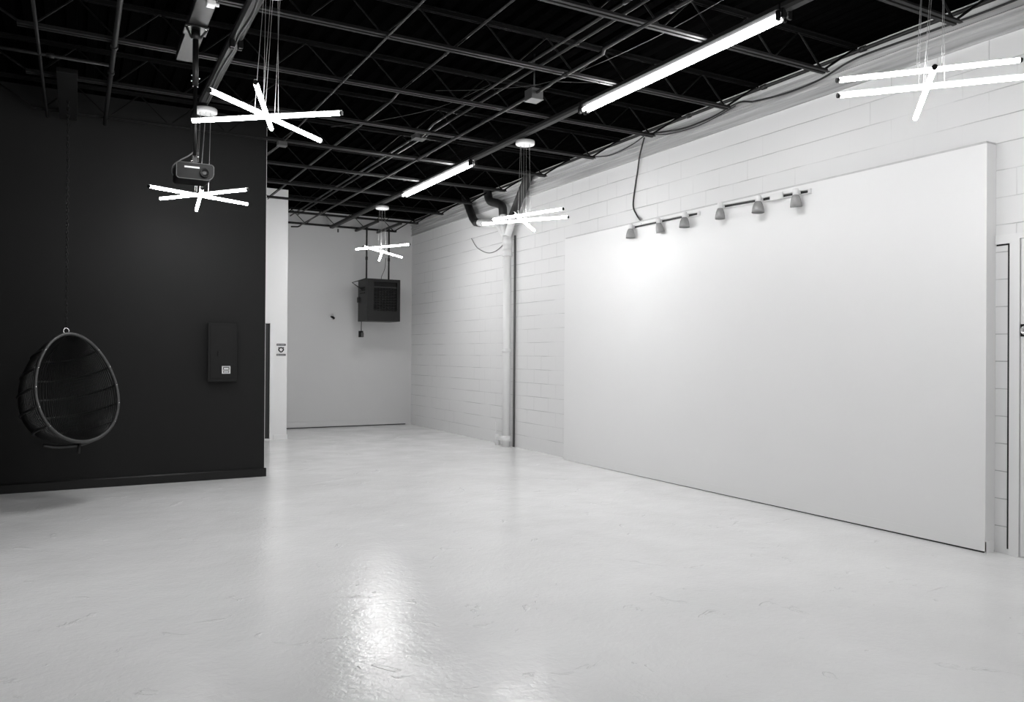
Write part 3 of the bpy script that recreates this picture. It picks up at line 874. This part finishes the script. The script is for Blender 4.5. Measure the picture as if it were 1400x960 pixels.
# ------------------------------------------------------------------ hanging egg chair
tag(MB().box((-0.165, 7.70, 3.815), (-0.005, 9.25, 3.858), 0, 0.004).build('ceiling_plank', M['blackgloss']),
    'black plank under the joists carrying the chain of the hanging chair', 'plank')
HANG = Vector((-0.083, 8.55, 0))
ec = thing('hanging_chair', 'black rattan egg chair hanging on a chain before the black wall', 'chair', (HANG.x, HANG.y, 0.52))
th, tl = radians(30), radians(15)
Fh = Vector((sin(th), -cos(th), 0))
Nn = Fh * cos(tl) + Vector((0, 0, 1)) * sin(tl)
Vv = Vector((0, 0, 1)) * cos(tl) - Fh * sin(tl)
Uu = Vv.cross(Nn).normalized()
HH = 0.520; AW = 0.388
Ctop = Vector((HANG.x, HANG.y, 1.612))
Cc = Ctop - Vv * HH + Uu * 0.035
def halfw(v):
    yv = max(-1, min(1, v / HH))
    return AW * sqrt(max(0, 1 - yv * yv)) * (1 - 0.13 * yv) / 1.01
def depth(v):
    yv = max(-1, min(1, v / HH))
    return 0.60 * (max(0, 1 - abs(yv) ** 2.6)) ** 0.55 * (1 - 0.10 * yv)
def P(u, v, d):
    return Cc + Uu * u + Vv * v - Nn * d
rim = []
for k in range(72):
    a = 2 * pi * k / 72
    v = HH * sin(a)
    u = AW * cos(a) * (1 - 0.13 * sin(a)) / 1.01
    rim.append(P(u, v, 0))
MB().ring(rim, 0.017, 10).build('rim', M['rattanrim'], ec)
def sp(th_, v):
    c_, s_ = cos(th_), sin(th_)
    e_ = 0.75
    return P(halfw(v) * (abs(c_) ** e_) * (1 if c_ >= 0 else -1), v, depth(v) * abs(s_) ** e_)
sh = MB()
NS = 84
vs = [HH * sin(radians(-86 + 172 * k / 26)) for k in range(27)]
for i in range(1, NS):
    th_ = pi * i / NS
    sh.tube([sp(th_, v) for v in vs], 0.0062, 4, caps=False)
sh.build('woven_shell', M['rattan'], ec)
for v in (0.36, 0.19, 0.01, -0.17, -0.35):
    pts = [sp(pi * k / 40, v) for k in range(41)]
    # the hoops sit just outside the cane
    cen = P(0, v, 0)
    pts = [p + (p - cen).normalized() * 0.010 for p in pts]
    MB().tube(pts, 0.0125, 8).build('hoop', M['rattanrim'], ec)
for s_ in (-1, 1):
    for v in (0.36, 0.19, 0.01, -0.17, -0.35):
        p = P(s_ * halfw(v), v, 0) + Nn * 0.017
        MB().lathe(p, [(0.001, 0.004), (0.005, 0.003), (0.006, 0)], 8, tuple(Nn)).build('rivet', M['chrome'], ec)
rg = []
for k in range(20):
    a = 2 * pi * k / 20
    rg.append(Ctop + Vector((0, 0, 0.028)) + Uu * 0.026 * cos(a) + Vector((0, 0, 1)) * 0.026 * sin(a))
MB().ring(rg, 0.006, 8).build('hanging_ring', M['chrome'], ec)
cm = MB()
z = 1.655; kk = 0
while z < 3.812:
    d1_, d2_ = (Vector((1, 0, 0)), 0) if kk % 2 == 0 else (Vector((0, 1, 0)), 0)
    pts = []
    for k in range(10):
        a = 2 * pi * k / 10
        pts.append(Vector((HANG.x, HANG.y, z + 0.020)) + d1_ * 0.0105 * cos(a) + Vector((0, 0, 1)) * 0.0215 * sin(a))
    cm.ring(pts, 0.0038, 5)
    z += 0.0345; kk += 1
cm.build('chain', M['bracket'], ec)
lowb = sp(pi * 0.42, -0.505)
MB().tube([lowb, lowb + Vector((-0.01, 0, -0.10))], 0.014, 6).build('tail_strap', M['rattan'], ec)
MB().tube(catmull([P(-0.20, -0.47, 0.34), P(-0.08, -0.505, 0.30), P(0.08, -0.515, 0.20), P(0.20, -0.48, 0.10)], 6), 0.016, 8).build('base_pole', M['rattanrim'], ec)

# ------------------------------------------------------------------ world, camera, view
w = bpy.data.worlds.new('world'); scene.world = w
w.use_nodes = True
bg = w.node_tree.nodes['Background']
bg.inputs['Color'].default_value = grey(1.0)
bg.inputs['Strength'].default_value = 0.28

F_PX = 1076.53
yaw, pit, rol = radians(28.975), radians(0.208), radians(0.386)
fwd = Vector((sin(yaw) * cos(pit), cos(yaw) * cos(pit), sin(pit)))
rgt = Vector((cos(yaw), -sin(yaw), 0)); up = rgt.cross(fwd)
r2 = rgt * cos(rol) + up * sin(rol); u2 = up * cos(rol) - rgt * sin(rol)
cd = bpy.data.cameras.new('camera'); cam = bpy.data.objects.new('camera', cd); COL.objects.link(cam)
mt = Matrix.Identity(4)
for i in range(3):
    mt[i][0] = r2[i]; mt[i][1] = u2[i]; mt[i][2] = -fwd[i]
mt[0][3], mt[1][3], mt[2][3] = 0, 0, 1.45
cam.matrix_world = mt
cd.sensor_width = 36; cd.lens = F_PX / 1400 * 36
cd.clip_start = 0.05; cd.clip_end = 200
scene.camera = cam

vsets = scene.view_settings
vsets.view_transform = 'Standard'; vsets.look = 'None'
vsets.exposure = 1.96; vsets.gamma = 1.0; vsets.use_curve_mapping = False
